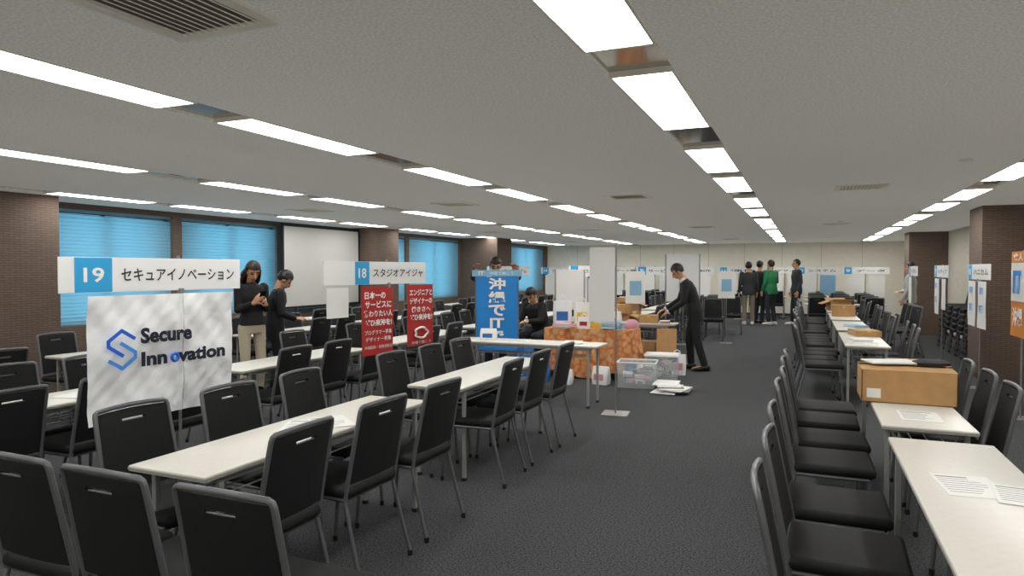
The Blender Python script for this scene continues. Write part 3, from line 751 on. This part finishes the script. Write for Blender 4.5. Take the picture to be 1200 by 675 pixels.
    if collar:
        b=MB(); c0=J['nek']-hu*.005
        b.loft([(c0,hx,fd,.069,.067),(c0+hu*.045,hx,fd,.064,.062)],16,2); b.obj('shirt_collar',M_shirt,root,True)
        b=MB(); p=shm+f2*.108
        up=(J['nek']-J['che']).normalized()
        v=[b.bm.verts.new(q) for q in (J['che']+f2*.134,p+sd*.05+up*.03,J['nek']+f2*.07,p-sd*.05+up*.03)]; b.bm.faces.new(v); b.obj('shirt_front',M_shirt,root)
        for S in 'RL':
            wr,el=J['wr'+S],J['el'+S]; u_=(wr-el).normalized(); MB().cap(wr-u_*.02,.036,wr+u_*.014,.034,12,False,False).obj('shirt_cuff',M_shirt,root,True)
    b=MB(); b.ell(hp(0,-.018,.035),(.088,.098,.103),HR,28,20)
    kill=[]
    for v in b.bm.verts:
        q=v.co-hc; y=q.dot(fd); z=q.dot(hu)
        if (y>.035 and z<.065) or (z<-.03 and y>-.03) or z<-.075: kill.append(v)
    bmesh.ops.delete(b.bm,geom=kill,context='VERTS')
    for v in b.bm.verts: v.co+=Vector((random.uniform(-.004,.004),random.uniform(-.004,.004),random.uniform(-.003,.003)))
    if hair=='long':
        for i in range(22):
            a=PI*(1.0+i/21)+0; a0=hp(math.cos(a)*.08,math.sin(a)*.08-.0,.02); 
            w=random.uniform(-.015,.015)
            b.tube([a0,hp(math.cos(a)*.095+w,math.sin(a)*.09-.01,-.06),hp(math.cos(a)*.098-w,math.sin(a)*.095-.01,-.13),hp(math.cos(a)*.09+w,math.sin(a)*.095-.01,-.18),hp(math.cos(a)*.08,math.sin(a)*.085,-.23)],.02,6,radii=[.020,.022,.020,.016,.006])
    b.obj('hair',hairm,root,True)
    return root
person('man in black suit bowing his head over booth table',(-1.58,10.78,0),PI/2+.15,
 dict(pel=(0,-.02,.92),wai=(0,.0,1.06),che=(0,.07,1.22),nek=(0,.15,1.38),hed=(0,.23,1.515),fd=(-.05,.72,-.65),
  shR=(.18,.11,1.33),shL=(-.18,.11,1.33),elR=(.22,.20,1.07),elL=(-.23,.14,1.06),wrR=(.15,.42,.93),wrL=(-.15,.36,.90),hdR=(-.2,.9,-.4),hdL=(.2,.9,-.5),
  hiR=(.09,-.02,.89),hiL=(-.09,-.02,.89),knR=(.11,.05,.48),knL=(-.11,-.06,.48),anR=(.12,.02,.085),anL=(-.12,-.18,.085),toR=(.14,.19,.035),toL=(-.14,-.01,.035)),
 vox=.009,jlen=.17)
RW=-PI/2-.35
w1=person('woman with long brown hair holding a phone, black top',(-5.95,6.14,0),RW,
 dict(fd=(.1,.8,-.5),hed=(0,.04,1.57),shR=(.155,0,1.38),shL=(-.155,0,1.38),elR=(.18,.02,1.12),wrR=(.08,.22,1.20),hdR=(-.4,.5,.7),elL=(-.18,.0,1.12),wrL=(-.08,.2,1.18),hdL=(.4,.55,.6),pnR=(-.5,-.3,.1),pnL=(.5,-.3,.1)),
 top=M_suit,bottom=M_beigep,hairm=M_hairb,hair='long',vox=.009,collar=False,scale=.97,curl=.9,jlen=.0,slim=.88)
o=tag(MB().box((0,0,0),(.072,.009,.145),.003).obj('smartphone',M_phone,None,False,(-5.95-math.sin(RW)*.27,6.14+math.cos(RW)*.27,1.245)),'black smartphone held in both hands','smartphone'); o.rotation_euler=(-.5,0,RW)
person('person in dark jacket seen from behind, head lowered',(-6.02,6.60,0),-.8,
 dict(nek=(0,.06,1.36),hed=(0,.12,1.48),che=(0,.03,1.22),fd=(0,.7,-.7),shR=(.175,.05,1.32),shL=(-.175,.05,1.32),elR=(.22,.08,1.06),elL=(-.22,.08,1.06),wrR=(.12,.25,.98),wrL=(-.12,.25,.98),hdR=(-.3,.9,0),hdL=(.3,.9,0)),
 top=M_suit,bottom=M_suit,collar=False,jlen=.2,scale=.96,vox=.011,slim=.94)
person('person in dark jacket holding up the blue banner',(-4.13,9.04,0),PI+.42,
 dict(hed=(0,.03,1.60),fd=(0,.85,-.5),elR=(.32,.12,1.44),elL=(-.32,.12,1.44),wrR=(.27,.27,1.56),wrL=(-.27,.27,1.56),hdR=(-.15,.55,.55),hdL=(.15,.55,.55),pnR=(0,.6,-.8),pnL=(0,.6,-.8),shR=(.18,.02,1.40),shL=(-.18,.02,1.40)),
 top=M_grey,bottom=M_denim,collar=False,vox=.009,scale=1.0,curl=.9)
person('black-haired person crouching behind booth table',(-3.95,10.3,0),PI-.3,
 dict(pel=(0,-.1,.55),wai=(0,-.04,.69),che=(0,.05,.86),nek=(0,.12,1.01),hed=(0,.18,1.14),fd=(0,.7,-.7),shR=(.17,.10,.97),shL=(-.17,.10,.97),elR=(.2,.2,.74),elL=(-.2,.2,.74),wrR=(.1,.4,.74),wrL=(-.1,.4,.74),hdR=(-.2,1,0),hdL=(.2,1,0),
 hiR=(.09,-.1,.52),hiL=(-.09,-.1,.52),knR=(.16,.3,.50),knL=(-.16,.3,.50),anR=(.14,.1,.085),anL=(-.14,.1,.085),toR=(.15,.26,.035),toL=(-.15,.26,.035)),
 top=M_suit,bottom=M_denim,collar=False,vox=.011)
gj=dict(elR=(.24,.02,1.14),wrR=(.12,.2,1.05),hdR=(-.7,.6,0),elL=(-.23,.0,1.12),wrL=(-.2,.12,.9))
person('person in dark jacket and khaki trousers standing, back turned',(-1.45,20.3,0),.2,{},top=M_grey,bottom=M_khaki,collar=False,vox=.012,shoe=M_shoew,scale=1.03)
person('person in black jacket standing close beside others',(-1.2,21.0,0),-.6,gj,top=M_suit,bottom=M_denim,collar=False,vox=.012,scale=1.05)
person('person in green jacket and dark trousers standing',(-.86,20.4,0),.9,gj,top=M_green,bottom=M_denim,hairm=M_hairb,collar=False,vox=.012,scale=1.06,shoe=M_shoew)
person('person in dark sports jacket and jeans standing',(-.2,20.5,0),1.9,dict(knR=(.12,.05,.5),anR=(.16,.05,.085),toR=(.19,.22,.035)),top=M_grey,bottom=M_denim,collar=False,vox=.012,scale=1.07,shoe=M_shoew)
person('person in light grey shirt and dark trousers standing',(2.15,17.3,0),1.3,gj,top=mat('shirt_grey','b4b4b2',.8),bottom=M_suit,collar=False,vox=.012)
# ------------------------------------------------------------------ camera
cam=bpy.data.cameras.new('camera'); cam.lens=24; cam.sensor_width=36; cam.clip_start=.05
co=bpy.data.objects.new('camera',cam); COL.objects.link(co); co.location=(0,0,1.55)
co.rotation_euler=(PI/2-math.radians(1.54),0,math.radians(23.2)); SC.camera=co
